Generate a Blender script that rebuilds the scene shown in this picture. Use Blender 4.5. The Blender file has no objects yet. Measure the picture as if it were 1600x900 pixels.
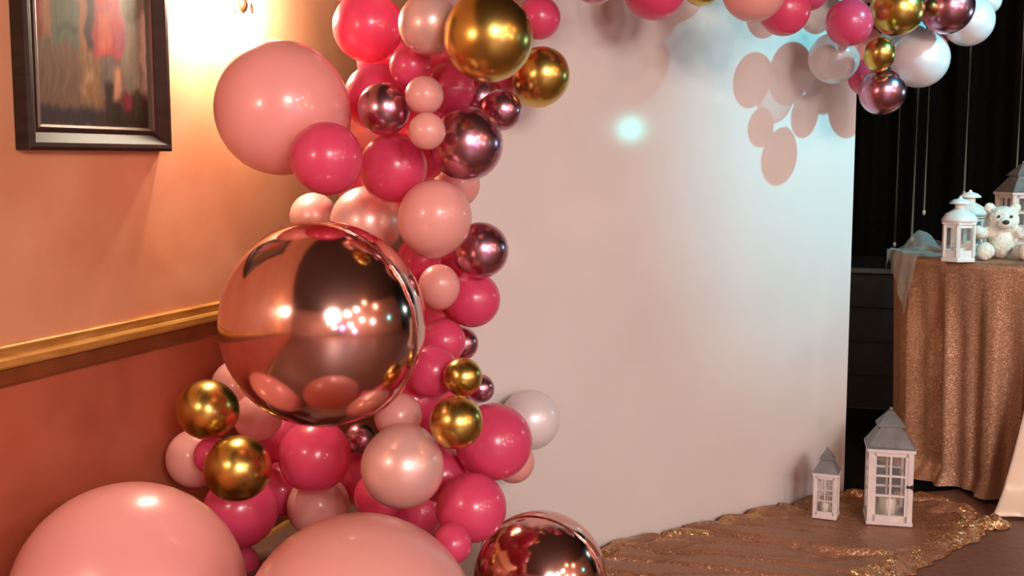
import bpy, bmesh, math, random
from math import sin, cos, pi, radians as R
from mathutils import Vector, Matrix, noise

# ------------------------------------------------------------------ camera, light, exposure
sc = bpy.context.scene
COL = sc.collection
F = 1800.0                                   # focal length in pixels of the 1600x900 frame
CAM = Vector((0, 0, 1.25))
PITCH = math.atan(200 / F)                   # the horizon lies at y = 250
cam_d = bpy.data.cameras.new('camera'); cam = bpy.data.objects.new('camera', cam_d); COL.objects.link(cam)
cam_d.sensor_width = 36; cam_d.lens = F / 1600 * 36; cam_d.clip_start = .05
cam.location = CAM; cam.rotation_euler = (pi / 2 - PITCH, 0, 0)
sc.camera = cam
sc.view_settings.view_transform = 'Standard'; sc.view_settings.look = 'None'
sc.view_settings.gamma = 1; sc.view_settings.use_curve_mapping = False
sc.view_settings.exposure = 0.32
sc.cycles.use_denoising = True
wd = bpy.data.worlds.new('world'); sc.world = wd; wd.use_nodes = True
wd.node_tree.nodes['Background'].inputs[0].default_value = (.9, .62, .5, 1)
wd.node_tree.nodes['Background'].inputs[1].default_value = 0.02

FWD = Vector((0, cos(PITCH), -sin(PITCH))); UPV = Vector((0, sin(PITCH), cos(PITCH)))
def ray(px, py):
    return FWD + Vector(((px - 800) / F, 0, 0)) + UPV * (-(py - 450) / F)
def at(px, py, d):                           # the point of that pixel whose distance in y is d
    r = ray(px, py); return CAM + r * (d / r.y)
def floor_at(px, py, z=0.0):
    r = ray(px, py); return CAM + r * ((z - CAM.z) / r.z)
def plane_hit(px, py, p0, n):
    r = ray(px, py); return CAM + r * ((p0 - CAM).dot(n) / r.dot(n))

# left wall frame: s runs along the wall away from the camera, n into the room
_u = Vector((.35, 1.006, 0)).normalized(); _n = Vector((_u.y, -_u.x, 0))
_o = at(340, 490, 3.54); WO = Vector((_o.x, _o.y, 0))
def W(s, n, z): return WO + _u * s + _n * n + Vector((0, 0, z))
def wall_sz(px, py, n=0.0):
    p = plane_hit(px, py, WO + _n * n, _n); return (p - WO).dot(_u), p.z
WALL_ROT = math.atan2(_u.y, _u.x)            # turns local x onto the wall direction
# backdrop board frame
BL = floor_at(955, 866); BR = floor_at(1318, 779)
_b = (BR - BL); _b.z = 0; _b.normalize(); _bn = Vector((_b.y, -_b.x, 0))

def light(name, kind, loc, energy, color, radius=.05, target=None, cone=None, blend=.5):
    l = bpy.data.lights.new(name, kind); l.energy = energy; l.color = color
    if kind == 'AREA': l.shape = 'DISK'; l.size = radius
    else: l.shadow_soft_size = radius
    o = bpy.data.objects.new(name, l); COL.objects.link(o); o.location = loc
    if target is not None:
        o.rotation_euler = (Vector(target) - Vector(loc)).to_track_quat('-Z', 'Y').to_euler()
    if cone: l.spot_size = R(cone); l.spot_blend = blend
    return o
# hall lamps behind the camera to the right (the bright cluster mirrored in the foil balloons)
random.seed(3)
for az, el, dist, e, c, r in [(16, 9, 6.5, 45, (1, .89, .82), .10), (24, 14, 6.5, 105, (1, .88, .8), .15), (36, 17, 6.2, 105, (1, .88, .82), .15), (47, 20, 6, 60, (1, .82, .78), .12),
                              (58, 25, 5.6, 26, (1, .5, .3), .11), (70, 19, 5.4, 26, (1, .5, .3), .11), (29, 3, 6, 30, (.42, .34, 1), .2), (38, 5, 6, 36, (1, .84, .84), .10),
                              (51, 9, 6, 42, (1, .85, .62), .12), (42, -1, 5.6, 22, (.6, .5, 1), .16), (63, 6, 5.6, 30, (1, .84, .78), .10), (21, 4, 6.2, 26, (1, .8, .75), .09)]:
    light('hall_lamp', 'POINT', Vector((-.45 + dist * sin(R(az)), 2.7 - dist * cos(R(az)), .86 + dist * math.tan(R(el)))), e, c, r)
light('near_wall_lamp', 'POINT', W(-2.9, .25, 1.62), 30, (1, .84, .7), .11)
light('near_wall_lamp', 'POINT', W(-3.5, .22, 1.95), 8, (1, .78, .58), .07)
light('hall_fill_light', 'AREA', (2.4, -5.2, 3.3), 260, (1, .84, .76), 2.0, target=(1.6, -2.0, 0))  # added unseen area light, soft warm fill from the hall side
light('stage_spot', 'SPOT', (3.55, 1.9, 3.25), 540, (.1, .82, 1), .03, target=at(1370, 110, 4.15), cone=32, blend=1.0)
light('stage_par', 'POINT', BL + _b * 2.9 + _bn * 1.2 + Vector((0, 0, 1.4)), 14, (.5, .92, 1), .06)
light('table_spot', 'SPOT', (3.7, 1.7, 3.3), 230, (.25, .88, 1), .05, target=at(1575, 290, 4.6), cone=19, blend=1.0)
_h = plane_hit(985, 201, BL, _bn); _d = (_h - CAM).normalized(); _r = _d - _bn * 2 * _d.dot(_bn)
light('stage_led', 'POINT', _h + _r * 5, 7, (.1, .95, .9), .085)

# ------------------------------------------------------------------ materials
def lin(c):
    return tuple(((v / 255) / 12.92 if v / 255 <= .04045 else ((v / 255 + .055) / 1.055) ** 2.4) for v in c) + (1,)
def mat(name, rgb, rough=.5, metal=0, **kw):
    m = bpy.data.materials.new(name); m.use_nodes = True
    b = m.node_tree.nodes['Principled BSDF']
    b.inputs['Base Color'].default_value = lin(rgb); b.inputs['Roughness'].default_value = rough
    b.inputs['Metallic'].default_value = metal
    for k, v in kw.items(): b.inputs[k.replace('_', ' ')].default_value = v
    return m
def N(m, t, **kw):
    n = m.node_tree.nodes.new(t)
    for k, v in kw.items(): setattr(n, k, v)
    return n
def L(m, a, b): m.node_tree.links.new(a, b)
def mottle(m, rgb1, rgb2, scale, detail=4, stretch=(1, 1, 1), bump=0, lo=.35, hi=.65, coord='Object'):
    b = m.node_tree.nodes['Principled BSDF']
    tc = N(m, 'ShaderNodeTexCoord'); mp = N(m, 'ShaderNodeMapping'); mp.inputs['Scale'].default_value = stretch
    nz = N(m, 'ShaderNodeTexNoise'); nz.inputs['Scale'].default_value = scale; nz.inputs['Detail'].default_value = detail
    cr = N(m, 'ShaderNodeValToRGB'); cr.color_ramp.elements[0].color = lin(rgb1); cr.color_ramp.elements[1].color = lin(rgb2)
    cr.color_ramp.elements[0].position = lo; cr.color_ramp.elements[1].position = hi
    L(m, tc.outputs[coord], mp.inputs[0]); L(m, mp.outputs[0], nz.inputs['Vector'])
    L(m, nz.outputs['Fac'], cr.inputs[0]); L(m, cr.outputs[0], b.inputs['Base Color'])
    if bump:
        bp = N(m, 'ShaderNodeBump'); bp.inputs['Strength'].default_value = bump; bp.inputs['Distance'].default_value = .005
        L(m, nz.outputs['Fac'], bp.inputs['Height']); L(m, bp.outputs[0], b.inputs['Normal'])
    return m
def sequin(name, rgb1, rgb2, scale, spread, rough=.4, metal=.75):
    m = mat(name, rgb1, rough, metal); b = m.node_tree.nodes['Principled BSDF']
    tc = N(m, 'ShaderNodeTexCoord'); v = N(m, 'ShaderNodeTexVoronoi'); v.inputs['Scale'].default_value = scale
    L(m, tc.outputs['Object'], v.inputs['Vector'])
    sub = N(m, 'ShaderNodeVectorMath', operation='SUBTRACT'); sub.inputs[1].default_value = (.5, .5, .5)
    sca = N(m, 'ShaderNodeVectorMath', operation='SCALE'); sca.inputs['Scale'].default_value = spread
    geo = N(m, 'ShaderNodeNewGeometry'); add = N(m, 'ShaderNodeVectorMath', operation='ADD'); nor = N(m, 'ShaderNodeVectorMath', operation='NORMALIZE')
    L(m, v.outputs['Color'], sub.inputs[0]); L(m, sub.outputs[0], sca.inputs[0]); L(m, sca.outputs[0], add.inputs[0])
    L(m, geo.outputs['Normal'], add.inputs[1]); L(m, add.outputs[0], nor.inputs[0]); L(m, nor.outputs[0], b.inputs['Normal'])
    sp = N(m, 'ShaderNodeSeparateXYZ'); L(m, v.outputs['Color'], sp.inputs[0])
    mx = N(m, 'ShaderNodeMix', data_type='RGBA'); mx.inputs['A'].default_value = lin(rgb1); mx.inputs['B'].default_value = lin(rgb2)
    L(m, sp.outputs[0], mx.inputs['Factor']); L(m, mx.outputs['Result'], b.inputs['Base Color'])
    return m

M = {}
M['wall_up'] = mottle(mat('orange_wall_paint', (205, 142, 104), .55), (199, 135, 97), (211, 150, 115), 3.0)
M['wall_low'] = mottle(mat('terracotta_wall_paint', (174, 90, 64), .5), (167, 83, 57), (181, 97, 70), 3.0)
M['gold_trim'] = mottle(mat('gold_wood', (196, 140, 66), .35, .25), (178, 122, 52), (206, 152, 80), 9, stretch=(1, 1, 6))
M['dark_trim'] = mottle(mat('brown_wood', (120, 62, 28), .45), (110, 54, 22), (132, 70, 34), 8)
M['floor'] = mottle(mat('brown_floor', (120, 82, 68), .5), (112, 75, 62), (128, 90, 75), 40, bump=.3)
M['ceiling'] = mottle(mat('dark_ceiling', (70, 52, 42), .8), (64, 46, 38), (76, 58, 46), 4)
M['far_wall'] = mottle(mat('hall_wall_paint', (176, 132, 112), .6), (170, 126, 106), (182, 138, 118), 2)
M['board'] = mottle(mat('white_gloss_board', (212, 205, 200), .085), (209, 202, 197), (215, 208, 203), 2)
M['board_edge'] = mat('white_board_edge', (225, 225, 220), .5)
M['black_cloth'] = mottle(mat('black_velvet', (7, 7, 7), .95, 0, Specular_IOR_Level=.1), (5, 5, 5), (9, 9, 9), 30)
M['stage'] = mottle(mat('black_stage', (26, 25, 25), .5), (22, 21, 21), (32, 31, 31), 12)
M['stage_edge'] = mat('stage_nosing', (92, 88, 84), .4, .3)
M['strand'] = mat('silver_strand', (180, 176, 160), .4, .3)
M['frame'] = mottle(mat('walnut_frame', (44, 28, 20), .55, 0, Specular_IOR_Level=.2), (38, 23, 16), (50, 32, 24), 14, stretch=(1, 1, 3))
M['frame_lip'] = mat('pewter_lip', (92, 74, 62), .45, .4)
M['white_wood'] = mottle(mat('white_lantern_paint', (216, 208, 204), .5), (210, 202, 198), (222, 214, 210), 20)
M['grey_roof'] = mottle(mat('grey_zinc_roof', (122, 124, 124), .5, .3), (112, 114, 114), (134, 136, 136), 20)
M['white_metal'] = mottle(mat('white_enamel', (226, 224, 218), .4), (220, 218, 212), (232, 230, 224), 16)
M['latch'] = mat('dark_latch', (60, 52, 48), .4, .6)
M['candle'] = mat('ivory_candle', (226, 216, 196), .5)
M['bronze'] = mottle(mat('aged_bronze', (96, 74, 50), .35, .7), (84, 62, 40), (110, 86, 60), 20)
M['plush'] = mottle(mat('cream_plush', (228, 222, 208), .95), (216, 208, 192), (236, 230, 218), 60, bump=.6)
M['nose'] = mat('dark_brown_felt', (50, 42, 40), .6)
M['satin'] = mat('cream_satin', (232, 212, 190), .32, 0, Sheen_Weight=.3)
M['cloth_gold'] = sequin('copper_sequin_cloth', (168, 122, 92), (188, 146, 116), 330, .5, .5, .45)
M['cloth_floor'] = sequin('bronze_sequin_cloth', (152, 104, 76), (176, 128, 98), 260, .5, .42, .4)
M['ruffle'] = sequin('gold_sequin_trim', (178, 122, 84), (222, 180, 130), 170, .9, .3, .7)

g = bpy.data.materials.new('lantern_glass'); g.use_nodes = True; M['glass'] = g
b = g.node_tree.nodes['Principled BSDF']; b.inputs['Base Color'].default_value = (.95, .96, .96, 1); b.inputs['Roughness'].default_value = .05
tr = N(g, 'ShaderNodeBsdfTransparent'); mx = N(g, 'ShaderNodeMixShader'); mx.inputs[0].default_value = .05
L(g, tr.outputs[0], mx.inputs[1]); L(g, b.outputs[0], mx.inputs[2]); L(g, mx.outputs[0], g.node_tree.nodes['Material Output'].inputs[0])
g = bpy.data.materials.new('pale_tulle'); g.use_nodes = True; M['tulle'] = g
b = g.node_tree.nodes['Principled BSDF']; b.inputs['Base Color'].default_value = lin((196, 202, 200)); b.inputs['Roughness'].default_value = .8
tr = N(g, 'ShaderNodeBsdfTransparent'); mx = N(g, 'ShaderNodeMixShader'); mx.inputs[0].default_value = .3
L(g, tr.outputs[0], mx.inputs[1]); L(g, b.outputs[0], mx.inputs[2]); L(g, mx.outputs[0], g.node_tree.nodes['Material Output'].inputs[0])
g = bpy.data.materials.new('lit_glass_shade'); g.use_nodes = True; M['shade'] = g
b = g.node_tree.nodes['Principled BSDF']; b.inputs['Base Color'].default_value = (1, .9, .75, 1)
b.inputs['Emission Color'].default_value = (1, .8, .5, 1); b.inputs['Emission Strength'].default_value = 6
M['crystal'] = mat('smoky_crystal', (150, 130, 110), .08, 0, Transmission_Weight=.5)

# balloon materials
def latex(name, rgb, rough, coat=.5, metal=0, sss=0.0):
    m = mat(name, rgb, rough, metal); b = m.node_tree.nodes['Principled BSDF']
    b.inputs['Coat Weight'].default_value = coat; b.inputs['Coat Roughness'].default_value = .12
    # thin rubber lets a little light through
    if sss:
        t = N(m, 'ShaderNodeBsdfTranslucent'); t.inputs[0].default_value = lin(rgb)
        x = N(m, 'ShaderNodeMixShader'); x.inputs[0].default_value = sss
        L(m, b.outputs[0], x.inputs[1]); L(m, t.outputs[0], x.inputs[2]); L(m, x.outputs[0], m.node_tree.nodes['Material Output'].inputs[0])
    return m
BM = {
    'hot':   latex('hot_pink_latex', (232, 82, 122), .3, .5, 0, .3),
    'blush': latex('blush_pink_latex', (236, 168, 160), .35, .4, 0, .18),
    'giant': latex('pastel_pink_latex', (238, 164, 158), .3, .5, 0, .15),
    'pearl': latex('pearl_pink_latex', (236, 186, 176), .34, .3, .35, .08),
    'white': latex('pearl_white_latex', (238, 232, 232), .34, .3, .15, .1),
    'gold':  mat('gold_chrome_latex', (206, 176, 92), .27, 1),
    'mauve': mat('mauve_chrome_latex', (196, 142, 160), .24, 1),
    'foil':  mat('rose_gold_foil', (222, 174, 162), .13, 1),
}
g = bpy.data.materials.new('clear_pearl_latex'); g.use_nodes = True; BM['clear'] = g
b = g.node_tree.nodes['Principled BSDF']; b.inputs['Base Color'].default_value = lin((232, 222, 218)); b.inputs['Roughness'].default_value = .25; b.inputs['Coat Weight'].default_value = .6
tr = N(g, 'ShaderNodeBsdfTransparent'); tr.inputs[0].default_value = (.95, .9, .9, 1); mx = N(g, 'ShaderNodeMixShader')
lw = N(g, 'ShaderNodeLayerWeight'); lw.inputs[0].default_value = .35
mr = N(g, 'ShaderNodeMapRange'); mr.inputs['To Min'].default_value = .3; mr.inputs['To Max'].default_value = .9
L(g, lw.outputs['Facing'], mr.inputs[0]); L(g, mr.outputs[0], mx.inputs[0])
L(g, tr.outputs[0], mx.inputs[1]); L(g, b.outputs[0], mx.inputs[2]); L(g, mx.outputs[0], g.node_tree.nodes['Material Output'].inputs[0])

# ------------------------------------------------------------------ mesh helpers
class MB:
    def __init__(s): s.bm = bmesh.new()
    def poly(s, vs, fs):
        v = [s.bm.verts.new(p) for p in vs]
        for f in fs:
            try: s.bm.faces.new([v[i] for i in f])
            except ValueError: pass
        return v
    def box(s, c, d, rz=0, bev=0.0):
        m = Matrix.Translation(c) @ Matrix.Rotation(rz, 4, 'Z')
        h = [x / 2 for x in d]
        vs = [m @ Vector((x * h[0], y * h[1], z * h[2])) for x in (-1, 1) for y in (-1, 1) for z in (-1, 1)]
        v = s.poly(vs, [(0, 1, 3, 2), (4, 6, 7, 5), (0, 4, 5, 1), (2, 3, 7, 6), (0, 2, 6, 4), (1, 5, 7, 3)])
        if bev:
            es = {e for a in v for e in a.link_edges}
            bmesh.ops.bevel(s.bm, geom=list(es), offset=bev, segments=2, affect='EDGES')
        return s
    def lathe(s, prof, n=24, c=(0, 0, 0), rot=None, rfun=None, cap=True):
        c = Vector(c); rings = []
        for (r, z) in prof:
            ring = []
            for i in range(n):
                a = 2 * pi * i / n; rr = r * (rfun(a, z) if rfun else 1)
                p = Vector((rr * cos(a), rr * sin(a), z))
                if rot is not None: p = rot @ p
                ring.append(s.bm.verts.new(p + c))
            rings.append(ring)
        for a, b_ in zip(rings, rings[1:]):
            for i in range(n):
                s.bm.faces.new((a[i], a[(i + 1) % n], b_[(i + 1) % n], b_[i]))
        if cap:
            s.bm.faces.new(rings[0][::-1]); s.bm.faces.new(rings[-1])
        return s
    def tube(s, pts, r, n=8):
        pts = [Vector(p) for p in pts]; rings = []
        for k, p in enumerate(pts):
            t = (pts[min(k + 1, len(pts) - 1)] - pts[max(k - 1, 0)]).normalized()
            q = t.to_track_quat('Z', 'Y'); rr = r[k] if isinstance(r, (list, tuple)) else r
            rings.append([s.bm.verts.new(p + q @ Vector((rr * cos(2 * pi * i / n), rr * sin(2 * pi * i / n), 0))) for i in range(n)])
        for a, b_ in zip(rings, rings[1:]):
            for i in range(n): s.bm.faces.new((a[i], a[(i + 1) % n], b_[(i + 1) % n], b_[i]))
        s.bm.faces.new(rings[0][::-1]); s.bm.faces.new(rings[-1])
        return s
    def sphere(s, c, r, scale=(1, 1, 1), rot=None, seg=20, ring=12):
        m = Matrix.Translation(c) @ (rot.to_4x4() if rot is not None else Matrix()) @ Matrix.Diagonal((r * scale[0], r * scale[1], r * scale[2], 1))
        bmesh.ops.create_uvsphere(s.bm, u_segments=seg, v_segments=ring, radius=1, matrix=m)
        return s
    def grid(s, nu, nv, f, keep=None):
        vs = [[s.bm.verts.new(f(i / nu, j / nv)) for i in range(nu + 1)] for j in range(nv + 1)]
        for j in range(nv):
            for i in range(nu):
                if keep is None or keep((i + .5) / nu, (j + .5) / nv):
                    s.bm.faces.new((vs[j][i], vs[j][i + 1], vs[j + 1][i + 1], vs[j + 1][i]))
        if keep:
            bmesh.ops.delete(s.bm, geom=[v for v in s.bm.verts if not v.link_faces], context='VERTS')
        return s
    def mesh(s, name, m, smooth=False):
        bmesh.ops.recalc_face_normals(s.bm, faces=s.bm.faces)
        me = bpy.data.meshes.new(name); s.bm.to_mesh(me); s.bm.free(); me.materials.append(m)
        if smooth:
            for p in me.polygons: p.use_smooth = True
        return me
    def build(s, name, m, parent=None, smooth=False, loc=None):
        o = bpy.data.objects.new(name, s.mesh(name, m, smooth)); COL.objects.link(o)
        if parent is not None: o.parent = parent
        if loc is not None: o.location = loc
        return o
def thing(name, label, cat, loc=(0, 0, 0), rz=0, group=None):
    o = bpy.data.objects.new(name, None); COL.objects.link(o); o.empty_display_size = .05
    o.location = loc; o.rotation_euler = (0, 0, rz); tag(o, label, cat, group); return o
def tag(o, label=None, cat=None, group=None, kind=None):
    for k, v in (('label', label), ('category', cat), ('group', group), ('kind', kind)):
        if v: o[k] = v
    return o
def solid(o, t, off=0):
    md = o.modifiers.new('thick', 'SOLIDIFY'); md.thickness = t; md.offset = off; return o

# ------------------------------------------------------------------ setting
CEIL = 4.2
def wbox(s0, s1, n0, n1, z0, z1):
    m = MB(); m.box(W((s0 + s1) / 2, (n0 + n1) / 2, (z0 + z1) / 2), (s1 - s0, n1 - n0, z1 - z0), WALL_ROT - 0); return m
S0, S1, NW = -9.0, 4.2, 8.5
tag(wbox(S0 - .2, S1 + .2, -.2, NW + .2, -.1, 0).build('floor', M['floor']), kind='structure')
tag(wbox(S0 - .2, S1 + .2, -.2, NW + .2, CEIL, CEIL + .1).build('ceiling', M['ceiling']), kind='structure')
RAIL = _o.z                                            # middle of the bright fillet of the chair rail
lw_ = tag(wbox(S0, S1, -.12, 0, RAIL - .03, CEIL).build('wall_left', M['wall_up']), kind='structure')
wbox(S0, S1, -.12, -.004, 0, RAIL - .03).build('lower_wall', M['wall_low'], lw_)
tag(wbox(S0, S1, NW, NW + .12, 0, CEIL).build('wall_right', M['far_wall']), kind='structure')
tag(wbox(S0 - .12, S0, -.12, NW + .12, 0, CEIL).build('wall_rear', M['far_wall']), kind='structure')
tag(wbox(S1, S1 + .12, -.12, NW + .12, 0, CEIL).build('wall_front', M['black_cloth']), kind='structure')
def wprofile(prof, s0, s1, name, m, parent=None):      # (n, z) outline run along the wall
    k = MB(); a = [W(s0, n, z) for n, z in prof]; b_ = [W(s1, n, z) for n, z in prof]; c = len(prof)
    k.poly(a + b_, [(i, (i + 1) % c, (i + 1) % c + c, i + c) for i in range(c)] + [tuple(range(c))[::-1], tuple(range(c, 2 * c))])
    return k.build(name, m, parent)
z = RAIL
tr1 = tag(wprofile([(0, z - .016), (.03, z - .014), (.034, z - .008), (.034, z + .006), (.03, z + .012), (.012, z + .013), (.010, z + .026), (.016, z + .028), (.017, z + .034), (.012, z + .037), (0, z + .038)],
                   S0, S1, 'trim_1', M['gold_trim']), kind='structure')
wprofile([(0, z - .062), (.008, z - .062), (.012, z - .054), (.012, z - .0165), (0, z - .0165)], S0, S1, 'lower_moulding', M['dark_trim'], tr1)
bb = tag(wprofile([(0, .0125), (.016, .0125), (.016, .085), (.010, .095), (0, .095)], S0, S1, 'baseboard_left', M['dark_trim']), kind='structure')
wprofile([(0, 0), (.03, 0), (.026, .008), (.016, .012), (0, .012)], S0, S1, 'quarter_round', M['gold_trim'], bb)

# ------------------------------------------------------------------ painting on the left wall
s0, zb = wall_sz(48, 234, .045); s1, _z = wall_sz(271, 235, .045)
FH, FW = .86, s1 - s0
pic = thing('framed_painting', 'framed abstract painting in a walnut frame on the orange wall', 'painting', W((s0 + s1) / 2, 0, zb), WALL_ROT)
# local: x along the wall, y = -n (local +y points into the wall side), so use -y into the room
prof = [(0, 0.001), (0, .04), (.008, .046), (.018, .045), (.046, .022), (.052, .022)]
lip = [(.052, .001), (.052, .024), (.056, .027), (.062, .024), (.064, .012), (.064, .001)]
def rail(pr, side, name, m):
    k = MB(); pts0, pts1 = [], []
    for w, n in pr:
        a, b_ = w, FH - w; x0, x1 = -FW / 2 + w, FW / 2 - w
        c = {'b': ((x0, a), (x1, a)), 't': ((x0, b_), (x1, b_)), 'l': ((x0, a), (x0, b_)), 'r': ((x1, a), (x1, b_))}[side]
        pts0.append((c[0][0], -n, c[0][1])); pts1.append((c[1][0], -n, c[1][1]))
    c = len(pr)
    k.poly(pts0 + pts1, [(i, (i + 1) % c, (i + 1) % c + c, i + c) for i in range(c)] + [tuple(range(c))[::-1], tuple(range(c, 2 * c))])
    return k.build(name, m, pic)
prof.append((.052, .001))
for sd in 'btlr':
    rail(prof, sd, 'frame_rail', M['frame']); rail(lip, sd, 'inner_lip', M['frame_lip'])
CW, CH = FW - .12, FH - .12
VH = zb and (wall_sz(150, 0, .01)[1] - zb - .06)       # height of the canvas the photograph shows
blobs = [  # u0, u1, t0, t1, colour (t = 1 at the top of the photograph)
    (0, .62, .14, .62, (122, 98, 78)), (.38, .56, .18, .6, (146, 116, 78)), (.4, .48, .36, .46, (176, 146, 108)), (.39, .43, .24, .34, (168, 140, 106)),
    (.15, .38, .62, 1.6, (98, 112, 88)), (0, .07, .66, 1.6, (150, 52, 48)), (.07, .15, .64, 1.6, (170, 118, 78)), (.37, .46, .6, 1.6, (164, 116, 76)),
    (.44, .53, .62, 1.6, (60, 40, 38)), (.74, 1, .3, 1.6, (134, 128, 110)), (.8, .92, .86, 1.6, (92, 84, 60)), (.5, .76, .56, 1.6, (178, 72, 74)), (.55, .66, .6, .9, (200, 104, 84)), (.7, .77, .6, .78, (160, 84, 100)),
    (.52, .62, 1.0, 1.6, (200, 60, 50)), (.56, .74, .3, .56, (112, 104, 94)), (0, .58, 0, .15, (56, 50, 54)), (.58, .7, 0, .36, (46, 38, 34)), (.66, 1.0, 0, .28, (46, 38, 28)),
    (.86, .94, .1, .3, (62, 66, 44)), (.66, .735, .2, .5, (196, 146, 114)), (.75, .83, .16, .3, (132, 52, 58)), (.95, 1.0, .34, .95, (206, 184, 166)), (.3, .36, .74, .77, (50, 56, 46)), (.22, .3, .72, .75, (60, 66, 54))]
def paint(u, t):
    u, t = u + .03 * noise.noise((u * 7, t * 6, 1)) + .012 * noise.noise((u * 20, t * 16, 2)), t + .05 * noise.noise((u * 13, t * 3, 5)) + .02 * noise.noise((u * 34, t * 5, 6))
    c = Vector((120, 100, 84))
    for u0, u1, t0, t1, col in blobs:
        e = .035; ft = .06
        w = min(max((u - u0) / e + .5, 0), 1) * min(max((u1 - u) / e + .5, 0), 1) * min(max((t - t0) / ft + .5, 0), 1) * min(max((t1 - t) / ft + .5, 0), 1)
        c = c.lerp(Vector(col), w * .92)
    return c * .82 * (1 + .16 * noise.noise((u * 46, t * 4, 9)) + .05 * noise.noise((u * 90, t * 60, 3)))
k = MB(); k.grid(72, 110, lambda a, b_: Vector((-CW / 2 + CW * a, -.012, .06 + CH * b_)))
lay = k.bm.verts.layers.float_color.new('paint')
for v in k.bm.verts:
    c = paint((v.co.x + CW / 2) / CW, (v.co.z - .06) / VH); v[lay] = lin([max(0, min(255, x)) for x in c])
mp = mat('oil_paint', (120, 100, 80), .6, 0, Specular_IOR_Level=.15); a_ = N(mp, 'ShaderNodeVertexColor'); a_.layer_name = 'paint'
L(mp, a_.outputs[0], mp.node_tree.nodes['Principled BSDF'].inputs['Base Color'])
k.build('canvas', mp, pic)

# ------------------------------------------------------------------ wall sconce above the frame edge
ss, sz = wall_sz(380, 17, .1)
sco = thing('wall_sconce', 'bronze wall sconce with hanging drops beside the painting', 'lamp', W(ss, 0, sz), WALL_ROT)
MB().lathe([(.012, -.0), (.05, 0), (.052, .01), (.04, .018), (.012, .022)], 20, (0, 0, .12), Matrix.Rotation(pi / 2, 3, 'X')).build('backplate', M['bronze'], sco, True)
MB().lathe([(.001, .004), (.010, .012), (.017, .03), (.012, .05), (.016, .07), (.008, .1), (.008, .2)], 14, (0, -.1, -.012)).tube([(0, -.016, .12), (0, -.06, .135), (0, -.1, .12)], .007).build('stem', M['bronze'], sco, True)
for sx in (-1, 1):
    arm = MB().tube([(0, -.1, .07), (sx * .05, -.1, .045), (sx * .1, -.1, .06), (sx * .12, -.1, .1)], .006).build('arm', M['bronze'], sco, True)
    MB().lathe([(.022, 0), (.032, .02), (.04, .05), (.052, .085), (.049, .085), (.037, .05), (.029, .02), (.019, .003)], 18, (sx * .12, -.1, .1), cap=False).build('glass_shade', M['shade'], sco, True)
    MB().lathe([(.002, 0), (.007, .012), (.006, .024), (.001, .036)], 10, (sx * .048, -.1, -.014 + (.01 if sx > 0 else 0))).tube([(sx * .048, -.1, .02), (sx * .048, -.1, .048)], .0012, 6).build('crystal_drop', M['crystal'], sco, True)
    p = W(ss + sx * .12, .1, sz + .05)
    light('sconce_lamp', 'POINT', p, 25, (1, .84, .64), .03)

# ------------------------------------------------------------------ white backdrop board
LEN0 = -.62; LEN1 = (BR - BL).dot(_b)
BH, BT = 2.02, .018
bc = BL + _b * ((LEN0 + LEN1) / 2) - _bn * (BT / 2)
BROT = math.atan2(_b.y, _b.x)
brd = thing('backdrop_board', 'tall glossy white backdrop board standing behind the balloon garland', 'board', (bc.x, bc.y, 0), BROT)
MB().box((0, 0, BH / 2 + .002), (LEN1 - LEN0, BT, BH), 0, .001).build('panel', M['board'], brd)
k = MB()
for x in (-.7, .7): k.box((x * .8, .06, BH / 2), (.04, .04, BH * .98)); k.box((x * .8, .28, .02), (.04, .5, .04)); k.tube([(x * .8, .08, 1.0), (x * .8, .5, .04)], .015)
k.build('support_frame', M['latch'], brd)

# ------------------------------------------------------------------ stage, curtain, strands
STG = at(1350, 418, 5.75)
def stage_edge(px, py, d): return at(px, py, d)
sn = _u
stS = (STG - WO).dot(_u)
SD = min(1.2, S1 - .5 - stS)
st = thing('stage_platform', 'black stage platform edge behind the white backdrop board', 'stage', W(stS + SD / 2, 2.6, 0), WALL_ROT)
MB().box((0, 0, STG.z / 2 - .015), (SD, 4.6, STG.z - .03)).build('riser', M['stage'], st)
MB().box((-.0, 0, STG.z - .0145), (SD + .04, 4.64, .029), 0, .003).build('deck', M['stage'], st)
MB().box((-SD / 2 - .025, 0, STG.z - .014), (.008, 4.64, .022)).build('nosing', M['stage_edge'], st)
for i in range(3): MB().box((-SD / 2 - .007, 0, STG.z * (.25 + .24 * i)), (.012, 4.6, .012)).build('fascia_band', M['stage_edge'] if False else M['stage'], st)
k = MB(); cp = [floor_at(1240, 770), floor_at(1330, 778), floor_at(1560, 760)] + [W(stS - .03, 4.8, 0), W(stS - .03, .4, 0)]
cp = [Vector((p.x, p.y, 0)) for p in cp]; n_ = len(cp)
k.poly([p + Vector((0, 0, .0005)) for p in cp] + [p + Vector((0, 0, .004)) for p in cp], [tuple(range(n_))[::-1], tuple(range(n_, 2 * n_))] + [(i, (i + 1) % n_, (i + 1) % n_ + n_, i + n_) for i in range(n_)])
tag(k.build('black_carpet', M['black_cloth']), 'black carpet on the floor between the backdrop board and the stage', 'carpet')
def curt(a, b_):
    n = -.3 + 7.0 * a; zz = .03 + 4.0 * b_
    return W(S1 - .25 + .05 * sin(n * 26 + .6 * sin(n * 5)) + .02 * sin(n * 61), n + .4, zz)
cu = MB().grid(420, 6, curt).build('stage_curtain', M['black_cloth'], None, True)
tag(cu, 'pleated black curtain hanging at the back of the stage', 'curtain')
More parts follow.
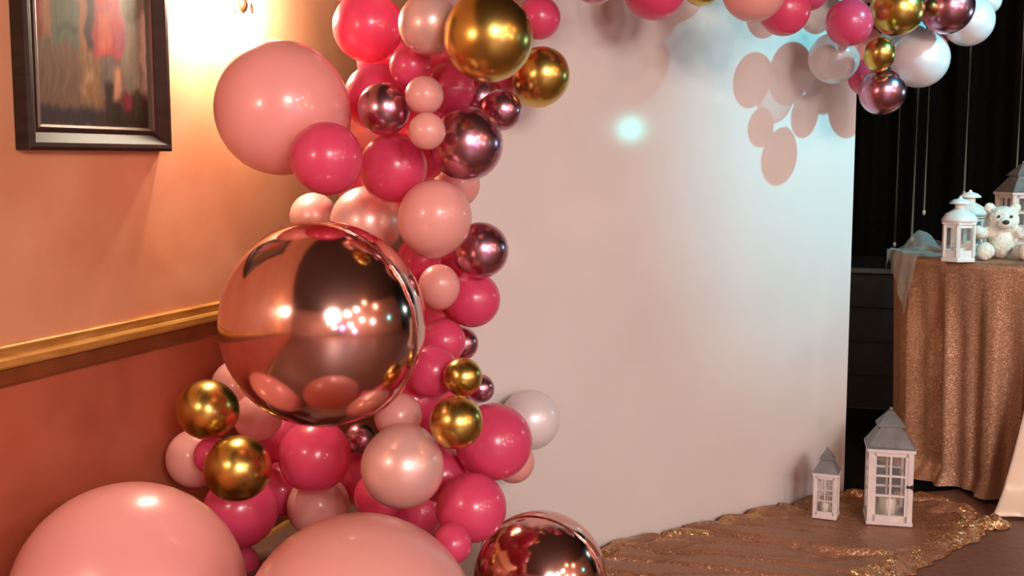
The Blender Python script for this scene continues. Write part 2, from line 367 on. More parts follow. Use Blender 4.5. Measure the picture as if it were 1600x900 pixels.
for px, d, z0, z1, lab in ((1397, 5.5, 215, 380, 'thin silver strand hanging nearest the backdrop board edge'),
                           (1424, 5.4, 200, 372, 'thin silver strand hanging second from the backdrop board'),
                           (1441, 5.2, 150, 330, 'thin bright silver strand hanging third from the board, under the white balloons'),
                           (1502, 5.3, 60, 300, 'thin faint silver strand hanging above the hexagonal lantern'),
                           (1582, 5.0, 0, 300, 'thin bright silver strand hanging by the grey roofed lantern')):
    a = at(px, 400, d); k = MB()
    zt = 2.9; zb_ = at(px, z1, d).z
    k.tube([(a.x, a.y, zb_), (a.x + .004, a.y, (zb_ + zt) / 2), (a.x - .002, a.y, zt), (a.x, a.y, CEIL)], .006, 8)
    k.lathe([(.002, 0), (.008, .008), (.008, .02), (.003, .03)], 8, (a.x, a.y, zb_ - .02))
    tag(k.build('hanging_strand', M['strand'], None, True), lab, 'strand', 'hanging strands before the curtain')

# ------------------------------------------------------------------ round table, sequin cloth
TX, TY, TR = 2.075, 4.56, .53
TZ = .878
tb = thing('round_table', 'round table hidden under the long copper sequin cloth', 'table', (TX, TY, 0))
MB().lathe([(TR - .012, TZ - .035), (TR - .012, TZ - .012)], 48).build('tabletop', M['dark_trim'], tb)
MB().lathe([(.25, .0045), (.25, .02), (.05, .05), (.04, .1), (.04, TZ - .0355)], 24).build('pedestal', M['dark_trim'], tb, True)
random.seed(8)
ph = [random.uniform(0, 6.28) for _ in range(8)]
def fold(a, z):
    t = min(max((TZ - z) / TZ, 0), 1)
    f = -.050 * abs(sin(10 * a + ph[5] + .8 * sin(3 * a + ph[1]))) ** .7 + .016 * sin(17 * a + ph[0] + .8 * sin(3 * a + ph[1])) + .016 * sin(31 * a + ph[2] + sin(5 * a)) + .012 * sin(7 * a + ph[3])
    return 1 + f * min(1, t * 3.2) * (1 + .5 * t) - .045 * t + (.10 * max(0, t - .93) / .07 * (1 + .8 * sin(11 * a + ph[4])))
prof = [(.001, TZ), (.2, TZ), (.4, TZ), (TR - .02, TZ), (TR - .004, TZ - .003), (TR + .003, TZ - .012), (TR + .004, TZ - .03)]
for i in range(1, 28): prof.append((TR + .004, TZ - .03 - (TZ - .045) * i / 27))
k = MB().lathe(prof, 260, cap=False, rfun=lambda a, z: fold(a, z) if z < TZ - .02 else 1)
tc = k.build('tablecloth', M['cloth_gold'], None, True, (TX, TY, .001))
tag(tc, 'copper sequin tablecloth falling in folds over the round table', 'tablecloth')
# gathered cloth pooling in front of the table foot, and the cream satin sash
def pool(name, m, cx, cy, rx, ry, h, seed, lab, cat):
    def f(a, b_):
        an = 2 * pi * a; rr = b_
        w = 1 + .16 * noise.noise((cos(an) * 2 + seed, sin(an) * 2, 0))
        x = cx + rx * rr * w * cos(an); y = cy + ry * rr * w * sin(an)
        hh = h * (1 - rr ** 2) * (.65 + .8 * abs(noise.noise((x * 22, y * 22, seed)))) + .012 * abs(noise.noise((x * 60, y * 60, seed + 4)))
        return Vector((x, y, .002 + max(hh, .001)))
    o = MB().grid(72, 20, f).build(name, m, None, True); bm = bmesh.new(); bm.from_mesh(o.data)
    bmesh.ops.remove_doubles(bm, verts=bm.verts, dist=1e-5); bm.to_mesh(o.data); bm.free()
    return tag(o, lab, cat)
def sash(a, b_):
    w = .10 + .16 * b_ ** 1.6
    tl = -1.93 - .19 * b_ ** 1.6; th = tl + (-1.35 - tl) * a
    zz = (TZ + .006) - (TZ - .0) * b_ + .006
    rr = (TR + .05 + .055 * b_ + .10 * max(0, b_ - .92) / .08) + .014 * sin(a * 16 + b_ * 2) * (.4 + b_)
    zz = max(zz, .008)
    return Vector((TX + rr * cos(th), TY + rr * sin(th), zz))
_p = floor_at(1546, 824)
pool('cloth_end', M['ruffle'], _p.x, _p.y, .075, .04, .05, 3, 'crumpled gold sequin cloth end heaped at the table foot beside the cream sash', 'cloth')
sa = solid(MB().grid(48, 44, sash).build('satin_sash', M['satin'], None, True), .003)
tag(sa, 'cream satin sash hanging down the front of the sequin tablecloth', 'sash')

# ------------------------------------------------------------------ sequin fabric on the floor
poly = [floor_at(*p) for p in ((880, 1010), (900, 905), (955, 868), (1090, 838), (1226, 804), (1320, 786), (1440, 782), (1535, 805), (1540, 838), (1450, 884), (1370, 935), (1290, 1010))]
poly = [(p.x, p.y) for p in poly]
def edge_dist(x, y):
    best, inside = 9, False; n = len(poly)
    for i in range(n):
        x0, y0 = poly[i]; x1, y1 = poly[(i + 1) % n]
        dx, dy = x1 - x0, y1 - y0; t = max(0, min(1, ((x - x0) * dx + (y - y0) * dy) / (dx * dx + dy * dy)))
        best = min(best, math.hypot(x - x0 - t * dx, y - y0 - t * dy))
        if (y0 > y) != (y1 > y) and x < (x1 - x0) * (y - y0) / (y1 - y0) + x0: inside = not inside
    return best if inside else -best
X0, X1 = min(p[0] for p in poly) - .03, max(p[0] for p in poly) + .03
Y0, Y1 = min(p[1] for p in poly) - .03, max(p[1] for p in poly) + .03
def bdist(x, y): return (Vector((x, y, 0)) - BL).dot(_bn)
def fh(x, y):
    d = edge_dist(x, y) + .018 * noise.noise((x * 18, y * 18, 2))
    q = x * .34 + y                                   # creases run across the view, dropping to the right
    w = noise.noise((x * 1.1 + .3, q * 8.0, 0)); c1 = min(1, abs(w) * 7) ** .6
    w2 = noise.noise((x * 2.0 + 4, q * 12 - x * 4, 7)); c2 = min(1, abs(w2) * 6) ** .6
    h = .004 + 0.034 * c1 + .022 * c2 * c1 + .010 * noise.noise((x * 5, y * 5, 3)) + .007 * abs(noise.noise((x * 9 + 2, q * 34 - x * 6, 13))) + .004 * noise.noise((x * 34, y * 34, 17))
    e = max(0, 1 - abs(d - .05 - .035 * noise.noise((x * 7, y * 7, 31))) / .06) * max(0, min(1, .5 + 1.8 * noise.noise((x * 9, y * 9, 21))))
    h += e * (.008 + .075 * max(0, noise.noise((x * 23, y * 23, 11)) + .05) + .018 * noise.noise((x * 55, y * 55, 5)))
    h = min(h, .05) + .25 * max(0, min(h, .09) - .05)
    for lx, ly, lz, lr in LAMPS:
        dd = math.hypot(x - lx, (y - ly) * (.45 if y < ly else 1))
        if dd < lr * 2: h = min(h, lz - .003 + max(0, dd - lr) * .25 - .006 * abs(noise.noise((x * 9, q * 30, 13))) * min(1, max(0, dd - lr * .8) * 20))
    return max(h, .002) * min(1, max(.06, d / .065) if bdist(x, y) > .09 else max(.25, (d + .02) / .03)), d
LAMPS = [(p.x, p.y, p.z, r) for p, r in ((at(1386, 811, 3.85), .115), (at(1290, 806, 3.85), .085))]
k = MB()
k.grid(int((X1 - X0) / .0065), int((Y1 - Y0) / .0065), lambda a, b_: Vector((X0 + (X1 - X0) * a, Y0 + (Y1 - Y0) * b_, fh(X0 + (X1 - X0) * a, Y0 + (Y1 - Y0) * b_)[0])),
       lambda a, b_: fh(X0 + (X1 - X0) * a, Y0 + (Y1 - Y0) * b_)[1] > 0 and bdist(X0 + (X1 - X0) * a, Y0 + (Y1 - Y0) * b_) > .006)
for v in k.bm.verts:                                   # pull the ragged rim of the grid onto the true outline
    if v.is_boundary:
        x, y = v.co.x, v.co.y; d = fh(x, y)[1]
        if abs(d) < .02:
            gx = (fh(x + .003, y)[1] - fh(x - .003, y)[1]) / .006; gy = (fh(x, y + .003)[1] - fh(x, y - .003)[1]) / .006
            g2 = max(gx * gx + gy * gy, .3); v.co.x -= d * gx / g2; v.co.y -= d * gy / g2; v.co.z = .003
fl = k.build('floor_cloth', M['cloth_floor'], None, True)
tag(fl, 'rumpled bronze sequin cloth spread on the floor below the board', 'cloth')
fl.data.materials.append(M['ruffle'])
for p in fl.data.polygons:
    c = p.center; d = edge_dist(c.x, c.y)
    if d < .10 + .06 * noise.noise((c.x * 14, c.y * 14, 3)) and noise.noise((c.x * 17, c.y * 17, 8)) > -.06: p.material_index = 1

# ------------------------------------------------------------------ lanterns
def house_lantern(px, py, d, w, hb, hr, rz, label, latch=True, dep=None, z=None, sill=.02):
    dep = dep or w; p = at(px, py, d) if z is None else Vector((at(px, py, d).x, d, z))
    t = thing('house_lantern', label, 'lantern', p, rz, 'white house lanterns')
    pw = w * .12
    MB().box((0, 0, .006), (w * 1.04, dep * 1.04, .012), 0, .002).build('base', M['white_wood'], t)
    for sx in (-1, 1):
        for sy in (-1, 1):
            MB().box((sx * (w - pw) / 2, sy * (dep - pw) / 2, .012 + (hb - .024) / 2), (pw, pw, hb - .024), 0, .001).build('post', M['white_wood'], t)
    MB().box((0, 0, hb - .006), (w * 1.08, dep * 1.08, .012), 0, .002).build('cornice', M['white_wood'], t)
    iw = w - 2 * pw; z0, z1 = .012, hb - .012
    for q in range(4):
        rot = Matrix.Rotation(q * pi / 2, 3, 'Z'); span = iw if q % 2 == 0 else dep - 2 * pw; off = -(dep if q % 2 == 0 else w) / 2 + pw / 2
        rb = .08 * hb; k = MB(); mt = pw * .5
        def bx(c, s_):
            m = rot @ Vector(c); k.box(m, s_, q * pi / 2)
        bx((0, off, z0 + rb / 2), (span, pw * .7, rb)); bx((0, off, z1 - rb / 3), (span, pw * .7, rb * .66))
        bx((-span / 2 + mt / 2, off, (z0 + z1) / 2), (mt, pw * .7, z1 - z0)); bx((span / 2 - mt / 2, off, (z0 + z1) / 2), (mt, pw * .7, z1 - z0))
        fr = k.build('door' if q == 0 else 'side_panel', M['white_wood'], t)
        k = MB(); bx((0, off, (z0 + z1) / 2), (mt * .8, pw * .5, z1 - z0 - rb)); k.build('muntin', M['white_wood'], fr)
        zl, zh = z0 + rb, z1 - rb * .66
        for i in (1, 2):
            k = MB(); bx((0, off, zl + (zh - zl) * i / 3), (span - mt, pw * .5, mt * .8)); k.build('muntin', M['white_wood'], fr)
        k = MB(); bx((0, off, (zl + zh) / 2), (span - 2 * mt, .0015, zh - zl)); k.build('glass_pane', M['glass'], fr)
        if q == 0 and latch:
            k = MB(); bx((iw / 2 + pw * .3, off - pw * .5, hb * .52), (pw * .9, .006, pw * .5)); k.box(rot @ Vector((iw / 2 + pw * .9, off - pw * .6, hb * .52)), (pw * .3, .01, pw * .9)); k.build('latch', M['latch'], fr)
    def pyr(k, r0, r1, za, zb_):
        k.poly([(sx * r0 * 1, sy * r0 * dep / w, za) for sx, sy in ((-1, -1), (1, -1), (1, 1), (-1, 1))] + [(sx * r1, sy * r1 * dep / w, zb_) for sx, sy in ((-1, -1), (1, -1), (1, 1), (-1, 1))],
               [(0, 1, 5, 4), (1, 2, 6, 5), (2, 3, 7, 6), (3, 0, 4, 7), (3, 2, 1, 0), (4, 5, 6, 7)])
    k = MB(); pyr(k, w * .54, w * .5, hb, hb + .006); pyr(k, w * .5, w * .27, hb + .006, hb + hr * .46); k.build('roof', M['grey_roof'], t)
    k = MB(); pyr(k, w * .25, w * .25, hb + hr * .46, hb + hr * .53); pyr(k, w * .32, w * .05, hb + hr * .53, hb + hr * .9); k.build('roof_cap', M['grey_roof'], t)
    MB().lathe([(w * .03, hb + hr * .9), (w * .05, hb + hr * .93), (w * .03, hb + hr * .97), (.001, hb + hr)], 10).build('finial', M['grey_roof'], t, True)
    MB().lathe([(w * .2, .0121), (w * .2, hb * .3), (w * .17, hb * .31)], 20).build('candle', M['candle'], t, True)
    return t
d1 = 3.98
house_lantern(1386, 811, 3.85, 68 / F * 3.85, .262, .132, R(-13), 'tall white house lantern on the floor, door latched, nearer the sequin tablecloth')
house_lantern(1290, 806, 3.85, 37 / F * 3.85, .158, .085, R(-23), 'small white house lantern on the floor close before the white board', latch=False)
_t = at(1592, 300, 4.85)
house_lantern(1597, 300, 4.85, .155, _t.z - TZ - .002, .13, R(4), 'white house lantern with teal grey roof standing on the table behind the teddy bear', latch=False, z=TZ + .002)

def hex_lantern(px, d, scale, rz, label):
    p = at(px, 400, d); t = thing('hexagonal_lantern', label, 'lantern', (p.x, p.y, TZ + .002), rz, 'white hexagonal lanterns')
    r = .066 * scale; h = .145 * scale
    hexr = lambda a, z: 1
    MB().lathe([(r * 1.08, 0), (r * 1.08, .008), (r * .98, .016)], 6).build('base', M['white_metal'], t)
    for i in range(6):
        a = pi / 3 * i
        MB().box((r * .93 * cos(a), r * .93 * sin(a), .016 + (h - .016) / 2), (.011 * scale, .014 * scale, h - .016), a, .001).build('post', M['white_metal'], t)
        am = a + pi / 6; c = cos(pi / 6) * r * .93
        k = MB(); k.box((c * cos(am), c * sin(am), .03 * scale), (.004, r * .8, .028 * scale), am); k.box((c * cos(am), c * sin(am), h - .006), (.004, r * .8, .014 * scale), am)
        fr = k.build('side_panel', M['white_metal'], t)
        MB().box((c * cos(am) * .99, c * sin(am) * .99, (.044 * scale + h - .013) / 2), (.0015, r * .8, h - .013 - .044 * scale), am).build('glass_pane', M['glass'], fr)
    MB().lathe([(r * 1.1, h), (r * 1.1, h + .008)], 6).build('cornice', M['white_metal'], t)
    dm = MB().lathe([(r * 1.04, h + .0081), (r * .98, h + .022 * scale), (r * .8, h + .04 * scale), (r * .5, h + .052 * scale), (r * .32, h + .058 * scale)], 36, rfun=lambda a, z: 1 + .03 * abs(cos(3 * a))).build('dome', M['white_metal'], t, True)
    MB().lathe([(r * .3, h + .058 * scale), (r * .3, h + .076 * scale)], 18).build('neck', M['white_metal'], t, True)
    MB().lathe([(r * .3, h + .0761 * scale), (r * .62, h + .078 * scale), (r * .62, h + .083 * scale), (r * .42, h + .094 * scale), (r * .12, h + .1 * scale), (r * .08, h + .106 * scale), (.001, h + .109 * scale)], 24).build('chimney_cap', M['white_metal'], t, True)
    MB().lathe([(r * .42, .0161), (r * .42, .05 * scale), (r * .38, .052 * scale)], 18).build('candle', M['candle'], t, True)
    return t
hex_lantern(1497, 4.24, .94, R(8), 'white hexagonal lantern at the front edge of the sequin table')
hex_lantern(1512, 4.55, 1.0, R(22), 'white hexagonal lantern standing half hidden behind the front one')

# ------------------------------------------------------------------ teddy bear
bp = at(1563, 405, 4.33)
bear = thing('teddy_bear', 'cream plush teddy bear sitting on the table beside the hexagonal lantern', 'toy', (bp.x, bp.y, TZ + .001), R(-12))
k = MB()
u_ = 4.33 / F
k.sphere((0, .01, .062), .05, (1, .92, 1.2)); k.sphere((0, 0, .148), .056, (1.08, .95, .92)); k.sphere((0, -.048, .136), .026, (1.1, .9, .8))
for sx in (-1, 1):
    k.sphere((sx * .046, .006, .192), .02, (1, .6, 1))
    k.sphere((sx * .068, -.012, .098), .03, (1.25, .85, .75), Matrix.Rotation(sx * .35, 3, 'Y')); k.sphere((sx * .088, -.022, .106), .022)
    k.sphere((sx * .062, -.05, .032), .031, (1, 1.35, .98)); k.sphere((sx * .074, -.09, .036), .032, (.95, .7, 1.08))
body = k.build('body', M['plush'], bear, True)
rm = body.modifiers.new('merge', 'REMESH'); rm.mode = 'VOXEL'; rm.voxel_size = .004; rm.use_smooth_shade = True
sm = body.modifiers.new('smooth', 'SMOOTH'); sm.factor = .5; sm.iterations = 6
tx = bpy.data.textures.new('plush_nap', 'CLOUDS'); tx.noise_scale = .008
dp = body.modifiers.new('nap', 'DISPLACE'); dp.texture = tx; dp.strength = .006; dp.mid_level = .5
MB().sphere((0, -.072, .142), .0095, (1.3, .8, .9)).build('nose', M['nose'], bear, True)
for sx in (-1, 1): MB().sphere((sx * .022, -.05, .162), .0055).build('eye', M['nose'], bear, True)

# tulle heaped at the left of the table
def tul(a, b_):
    px = 1372 + 108 * a; d = 4.40 + .34 * b_
    p = at(px, 400, d); x, y = p.x, p.y
    rr = math.hypot(x - TX, y - TY); ex = max(0, rr - TR)
    e = min(1, min(a + .25, 1 - a, b_, 1 - b_) * 4)
    h = e * (.012 + .13 * max(0, .42 + noise.noise((x * 8, y * 5, 2)))) + .007 * e * noise.noise((x * 45, y * 45, 4))
    if ex > 0:
        k_ = (TR + .022 + .10 * ex + .012 * noise.noise((y * 24, ex * 9, 0))) / rr; x = TX + (x - TX) * k_; y = TY + (y - TY) * k_
    return Vector((x, y, TZ + .004 - 1.5 * max(0, ex - .01) + max(h, .001) / (1 + 10 * ex)))
tag(MB().grid(70, 50, tul).build('tulle', M['tulle'], None, True), 'heap of pale bluish tulle at the left edge of the sequin table', 'tulle')

# ------------------------------------------------------------------ balloons
def balloon_prof():
    pr = [(.002, 1.0)]
    for i in range(1, 23):
        t = pi * i / 23.5; zz = cos(t); r = sin(t)
        if zz < 0: zz *= 1.13; r *= 1 - .10 * (abs(cos(t)) ** 1.5)
        pr.append((r, zz))
    pr += [(.045, -1.13), (.03, -1.145), (.05, -1.155), (.03, -1.165), (.055, -1.185), (.05, -1.188)]
    return pr
BMESH = {kd: MB().lathe(balloon_prof(), 40).mesh('balloon_' + kd, m, True) for kd, m in BM.items() if kd != 'foil'}
NAMES = {'hot': 'hot pink', 'blush': 'blush pink', 'giant': 'giant pastel pink', 'pearl': 'pearl pink', 'white': 'pearl white', 'gold': 'gold chrome', 'mauve': 'mauve chrome', 'foil': 'rose gold foil', 'clear': 'clear pearl'}
# kind, px, py, r(px), rank (0 = rearmost), label, options: ang (crown direction in the picture, degrees), e (stretch along the axis), d (fixed distance)
B = [
 # ---- bottom, resting on the floor
 ('giant', 203, 936, 188, 9, 'giant pastel pink balloon on the floor at the far left against the wall', dict(d='floor', ang=110)),
 ('blush', 562, 992, 196, 10, 'giant blush balloon on the floor, cut by the bottom edge, below the pearl one', dict(d='floor', ang=90)),
 ('foil', 844, 903, 108, 9, 'smaller rose gold foil orb on the floor at the foot of the board', dict(d='floor')),
 # ---- the orb
 ('foil', 505, 506, 162, 8, 'large rose gold foil orb in the middle of the balloon column', dict()),
 # ---- around the orb and below
 ('blush', 375, 606, 46, 4, 'blush balloon peeping out at the lower left of the large orb', dict()),
 ('blush', 402, 652, 38, 5, 'blush balloon just under the large orb, left of the hot pink pear', dict()),
 ('gold', 324, 640, 48, 8, 'gold chrome balloon at the far left, upper of the touching pair', dict()),
 ('gold', 371, 732, 53, 9, 'gold chrome balloon at the left, lower of the touching pair', dict()),
 ('blush', 306, 716, 47, 4, 'blush balloon behind the touching pair of gold balloons, at the left edge', dict()),
 ('hot', 332, 712, 30, 4, 'small sliver of hot pink balloon between the touching gold pair', dict()),
 ('hot', 375, 800, 62, 6, 'hot pink balloon hanging under the lower left gold balloon', dict(ang=-60, e=.9)),
 ('hot', 492, 712, 58, 6, 'hot pink pear shaped balloon directly below the large orb', dict(ang=60, e=1.0)),
 ('mauve', 560, 686, 27, 4, 'mauve chrome balloon tucked right of the hot pink pear under the orb', dict()),
 ('blush', 498, 790, 50, 5, 'blush balloon wedged above the giant bottom balloon', dict(ang=30)),
 ('hot', 592, 775, 40, 3, 'hot pink balloon in shade below left of the pearl pink one', dict()),
 ('pearl', 629, 730, 67, 7, 'pearl pink balloon with silvery highlight, largest pearl below the orb', dict(ang=-100, e=.98)),
 ('blush', 622, 650, 38, 4, 'blush balloon behind the neck of the large lower pearl balloon', dict()),
 ('hot', 645, 625, 46, 3, 'hot pink balloon behind the right lower rim of the large orb', dict()),
 ('hot', 676, 580, 42, 3, 'hot pink balloon left of the upper small gold balloon on the right', dict()),
 ('gold', 723, 589, 31, 6, 'small gold chrome balloon right of the orb, upper of the two', dict()),
 ('gold', 713, 660, 43, 8, 'gold chrome balloon below the small gold one, right of the orb', dict()),
 ('mauve', 750, 607, 23, 4, 'mauve chrome balloon half hidden right of the small gold one', dict()),
 ('hot', 772, 690, 62, 6, 'large hot pink balloon beside the white pearl one at the right of the column', dict(ang=30, e=.96)),
 ('hot', 690, 742, 44, 4, 'hot pink balloon between the large pearl pink and large hot pink ones', dict()),
 ('white', 828, 656, 48, 3, 'pearl white balloon at the lower right edge of the column', dict()),
 ('blush', 802, 722, 34, 3, 'blush balloon showing as a rim below the large right hot pink one', dict()),
 ('hot', 737, 793, 56, 6, 'hot pink balloon just above the smaller foil orb', dict(ang=15, e=1.0)),
 ('hot', 706, 850, 32, 7, 'small pink balloon wedged between the giant bottom balloon and the smaller orb', dict(ang=-90)),
 ('hot', 372, 880, 32, 5, 'added hot pink balloon imitating a red reflection low between the two giant balloons', dict()),  # balloon added in place of the red reflection on the giant latex
 # ---- between orb and top
 ('hot', 692, 533, 36, 3, 'hot pink balloon right of the orb beside the tiny mauve one', dict()),
 ('mauve', 722, 537, 26, 2, 'tiny mauve chrome balloon at the right edge, level with the orb middle', dict()),
 ('hot', 738, 468, 44, 3, 'hot pink balloon at the right edge under the mauve chrome one', dict()),
 ('blush', 686, 448, 33, 5, 'small blush balloon right of the orb below the round blush one', dict(ang=90, e=1.12)),
 ('mauve', 751, 391, 44, 4, 'mauve chrome balloon at the right edge beside the round blush one', dict()),
 ('hot', 655, 405, 36, 2, 'hot pink balloon deep behind the round blush one', dict()),
 ('blush', 679, 341, 58, 6, 'round blush balloon right above the orb', dict(ang=75, e=1.06)),
 ('pearl', 573, 348, 57, 5, 'pearl pink balloon directly above the orb', dict()),
 ('pearl', 490, 338, 37, 4, 'small pearl pink balloon above the orb at the left', dict()),
 ('blush', 714, 288, 36, 2, 'blush sliver balloon between the large mauve and round blush ones', dict()),
 ('hot', 645, 302, 34, 2, 'hot pink balloon in shade between the pearl and round blush ones', dict()),
 ('hot', 510, 247, 56, 7, 'hot pink round balloon below the giant upper left one', dict(ang=120, e=1.0)),
 ('hot', 615, 262, 53, 5, 'hot pink balloon right of the round hot pink one, below the chrome one', dict(ang=60)),
 ('giant', 440, 169, 104, 5, 'giant pastel pink balloon at the upper left near the sconce', dict(ang=150, e=.98)),
 ('blush', 556, 192, 44, 3, 'blush balloon behind the giant upper left one', dict()),
 ('hot', 590, 152, 52, 3, 'hot pink balloon behind the small upper mauve chrome one', dict()),
 ('mauve', 600, 170, 41, 7, 'small mauve chrome balloon with two bright glints, left of the tiny blush pair', dict()),
 ('blush', 663, 149, 30, 8, 'tiny blush balloon, upper of the stacked pair', dict()),
 ('blush', 667, 205, 29, 8, 'tiny blush balloon, lower of the stacked pair', dict()),
 ('hot', 702, 138, 40, 5, 'rosy pink balloon below the big gold one', dict()),
 ('hot', 642, 104, 33, 5, 'small rosy balloon above the tiny blush pair', dict()),
 ('mauve', 729, 224, 58, 6, 'large mauve chrome balloon beside the tiny blush pair', dict(ang=20, e=.96)),
 ('mauve', 783, 172, 32, 4, 'mauve chrome balloon below the right gold one', dict()),
 ('mauve', 748, 155, 38, 3, 'dark mauve chrome balloon behind the big gold one', dict()),
 ('gold', 763, 58, 69, 8, 'largest gold chrome balloon at the top of the column', dict(ang=-70, e=1.0)),
 ('gold', 845, 120, 44, 6, 'gold chrome balloon at the upper right edge against the white board', dict(ang=60, e=1.08)),
 ('pearl', 670, 38, 47, 6, 'rosy pearl balloon left of the largest gold one', dict()),
 ('hot', 842, 28, 33, 5, 'hot pink balloon right of the largest gold one', dict(ang=-80)),
 ('hot', 574, 42, 54, 6, 'hot pink balloon at the upper left with a sconce lit rim', dict(ang=190, e=.98)),
 ('hot', 548, -52, 54, 4, 'hot pink balloon at the top edge above the sconce lit one', dict()),
 ('blush', 640, -62, 56, 5, 'blush balloon above the top edge over the rosy pearl one', dict()),
 ('hot', 745, -72, 55, 5, 'hot pink balloon above the top edge over the largest gold one', dict()),
 ('mauve', 838, -44, 42, 4, 'mauve chrome balloon above the top edge at the bend of the garland', dict()),
 # ---- shaded balloons inside the column, seen in the gaps
 ('hot', 600, 96, 42, 2, 'hot pink balloon in the gap between the sconce lit one and the small rosy one', dict()),
 ('hot', 652, 180, 40, 2, 'hot pink balloon in shade behind the stacked tiny blush pair', dict()),
 ('hot', 660, 245, 38, 2, 'hot pink balloon in shade left of the large mauve chrome one', dict()),
 ('hot', 706, 92, 42, 3, 'hot pink balloon in shade left behind the largest gold one', dict()),
 ('hot', 565, 285, 40, 2, 'hot pink balloon in shade above the pearl one over the orb', dict()),
 ('hot', 690, 492, 34, 1, 'hot pink balloon in shade below the small blush one right of the orb', dict()),
 ('hot', 705, 415, 34, 1, 'hot pink balloon in shade between the mauve chrome and small blush ones', dict()),
 ('hot', 655, 690, 46, 2, 'hot pink balloon in shade left of the lower gold one right of the orb', dict()),
 ('hot', 560, 745, 46, 2, 'hot pink balloon in shade between the hot pink pear and the large pearl', dict()),
 ('hot', 440, 765, 44, 3, 'hot pink balloon in shade right of the lower left gold one', dict()),
 ('hot', 436, 690, 44, 2, 'hot pink balloon in shade left of the hot pink pear', dict()),
 ('hot', 650, 800, 44, 2, 'hot pink balloon in shade under the large pearl pink one', dict()),
 ('hot', 690, 630, 40, 1, 'hot pink balloon in shade behind the two gold ones right of the orb', dict()),
 ('hot', 790, 110, 36, 2, 'hot pink balloon in shade behind the right gold one', dict()),
 # ---- the arch along the top of the board
 ('mauve', 930, -28, 34, 5, 'mauve chrome balloon at the top edge left of the red one', dict()),
 ('hot', 1023, -19, 49, 6, 'red pink balloon at the top edge in the middle of the board', dict(ang=-90)),
 ('gold', 1096, -24, 32, 5, 'small gold balloon at the top edge right of the red one', dict()),
 ('blush', 1178, -16, 49, 7, 'blush balloon at the top edge right of the small gold one', dict()),
 ('hot', 1225, 15, 40, 6, 'hot pink balloon right of the blush one at the top edge', dict()),
 ('hot', 1327, 35, 36, 7, 'hot pink balloon left of the upper right gold one', dict()),
 ('clear', 1303, 91, 39, 5, 'translucent pearl balloon hanging before the board at the upper right', dict()),
 ('gold', 1402, 14, 41, 7, 'gold chrome balloon at the upper right, larger of two', dict()),
 ('gold', 1374, 85, 24, 7, 'tiny gold balloon below the larger upper right gold one', dict(ang=80, e=1.12)),
 ('white', 1437, 91, 45, 5, 'large pearl white balloon tinted cyan at the right end', dict()),
 ('mauve', 1480, 11, 41, 6, 'mauve chrome balloon above the large pearl white one', dict()),
 ('white', 1513, 32, 39, 4, 'pearl white balloon right of the upper right mauve one', dict()),
 ('white', 1541, 0, 23, 3, 'small pearl white balloon at the right tip of the garland', dict()),
 ('hot', 1354, 121, 28, 4, 'hot pink balloon under the tiny gold one at the right end', dict()),
 ('mauve', 1379, 144, 36, 5, 'mauve chrome balloon lowest at the right end', dict(ang=-60, e=.95)),
 ('hot', 1468, 52, 18, 3, 'small magenta balloon between the mauve and large white ones', dict()),
 ('hot', 1275, -45, 42, 5, 'hot pink balloon above the top edge over the right bunch', dict()),
 ('pearl', 1350, -40, 44, 4, 'pearl balloon above the top edge left of the larger right gold one', dict()),
 ('blush', 880, -75, 46, 4, 'blush balloon above the top edge near the bend', dict()),
 ('pearl', 975, -72, 44, 4, 'pearl balloon above the top edge over the red one', dict()),
 ('hot', 1070, -85, 44, 4, 'hot pink balloon above the top edge over the small gold one', dict()),
 ('blush', 1345, 74, 34, 1, 'blush balloon at the back of the right bunch, behind the translucent pearl one', dict()),
 ('white', 1412, 56, 34, 1, 'pearl white balloon at the back of the right bunch, behind the larger gold one', dict()),
 ('hot', 1262, -22, 38, 2, 'hot pink balloon above the top edge, right of the blush and hot pink pair', dict()),
 ('pearl', 1138, -54, 42, 3, 'pearl balloon above the top edge, left of the blush one on the arch', dict()),
 ('blush', 1200, -82, 46, 3, 'blush balloon above the top edge, second row over the arch', dict()),
]
def board_depth_limit(px, py, r):
    # farthest y at which a ball of r pixels still clears board and wall
    d = 4.6
    while d > 2:
        p = at(px, py, d); rw = r * d / F
        okb = True
        t = (p - BL).dot(_b)
        if t > LEN0 - rw and t < LEN1 + rw * 1.0 and p.z < BH + rw: okb = (p - BL).dot(_bn) > rw * 1.12 + (.01 if px < 880 else .045)
        okw = (p - WO).dot(_n) > rw + .03
        lim = 3.5 if px < 900 else 4.15
        if okb and okw and d <= lim: return d
        d -= .01
    return d
placed = []
order = sorted(range(len(B)), key=lambda i: (0 if B[i][5] is not None and B[i][6].get('d') == 'floor' else 1, B[i][4], i))
SQ = 1.0; GAP = .007
random.seed(5)
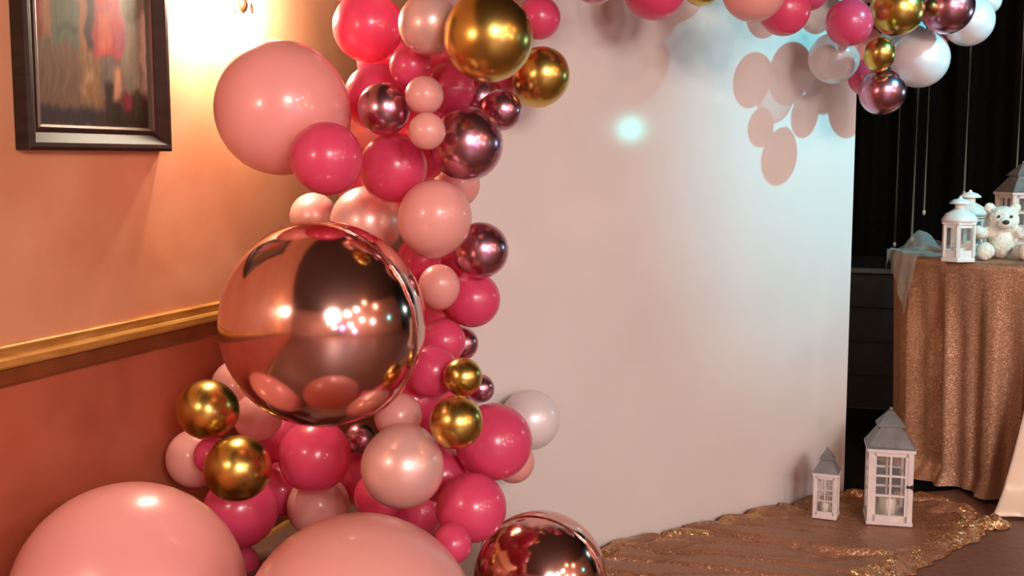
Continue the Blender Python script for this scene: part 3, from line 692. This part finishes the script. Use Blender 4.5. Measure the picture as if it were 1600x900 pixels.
for i in order:
    kd, px, py, r, rk, lab, op = B[i]
    rk = rk
    if op.get('d') == 'floor':
        ry_ = ray(px, py); d = 2.0
        while at(px, py, d).z > r * d / F * 1.0 + .003: d += .002
    else:
        d = board_depth_limit(px, py, r)
        while True:
            p = at(px, py, d); rw = r * d / F; bad = False
            for (q, qr, qrk, qpx, qpy, qr_px) in placed:
                if qrk > rk:                               # must stay behind a floor balloon ranked nearer
                    continue
                scr = math.hypot(px - qpx, py - qpy) < (r + qr_px) * .97
                if (p - q).length < SQ * (rw * max(1, op.get('e', 1)) + qr) + GAP or (scr and qrk < rk and d > q.y - .015): bad = True; break
            if not bad or d < 2.2: break
            d -= .01
    p = at(px, py, d); rw = r * d / F
    placed.append((p, rw, rk, px, py, r))
    ang = op.get('ang'); toc = (CAM - p).normalized()
    if ang is None:
        cx = 620 if px < 880 else px; cy = py if px < 880 else -20
        off = Vector(((px - cx) / 200, 0, -(py - cy) / 200)); ax = (toc + off * .7 + Vector((random.uniform(-.25, .25), 0, random.uniform(-.2, .3)))).normalized()
    else:
        ax = (Vector((cos(R(ang)), 0, sin(R(ang)))) + toc * .75).normalized()
    rot = ax.to_track_quat('Z', 'Y').to_matrix().to_4x4(); e = op.get('e', 1)
    if kd != 'foil':
        o = bpy.data.objects.new('balloon', BMESH[kd]); COL.objects.link(o)
        o.matrix_world = Matrix.Translation(p) @ rot @ Matrix.Diagonal((rw, rw, rw * e, 1))
        tag(o, lab, 'balloon', NAMES[kd] + ' balloons of the garland')
    else:
        o = thing('foil_balloon', lab, 'balloon', p, 0, 'rose gold foil orbs of the garland')
        ax = Vector((-.36, -.93, -.16)).normalized(); q = ax.to_track_quat('Z', 'Y').to_matrix()
        k = MB(); bmesh.ops.create_uvsphere(k.bm, u_segments=160, v_segments=96, radius=rw)
        for v in k.bm.verts:
            c = v.co / rw; a = math.atan2(c.y, c.x); near = max(0, 1 - abs(c.z) / .10)
            v.co *= 1 - .0028 * near * (1 + sin(a * 34 + 3 * sin(a * 5))) * (.5 + .5 * sin(a * 3))
            v.co = q @ v.co
        k.build('skin', BM['foil'], o, True)
        k = MB(); k.lathe([(rw * .995, -.0012), (rw * 1.018, -.0008), (rw * 1.018, .0008), (rw * .995, .0012), (rw * .995, -.0012)], 160, rot=q, cap=False, rfun=lambda a, z: 1 + .002 * sin(a * 60))
        k.build('seam', BM['foil'], o, True)
        t0 = q @ Vector((0, -rw, 0)) if False else Vector((.2, .9, .35)).normalized() * rw
        MB().tube([t0 * .99, t0 * 1.06, t0 * 1.12 + Vector((.01, 0, .004))], [.008, .006, .009]).build('valve_tail', BM['foil'], o, True)
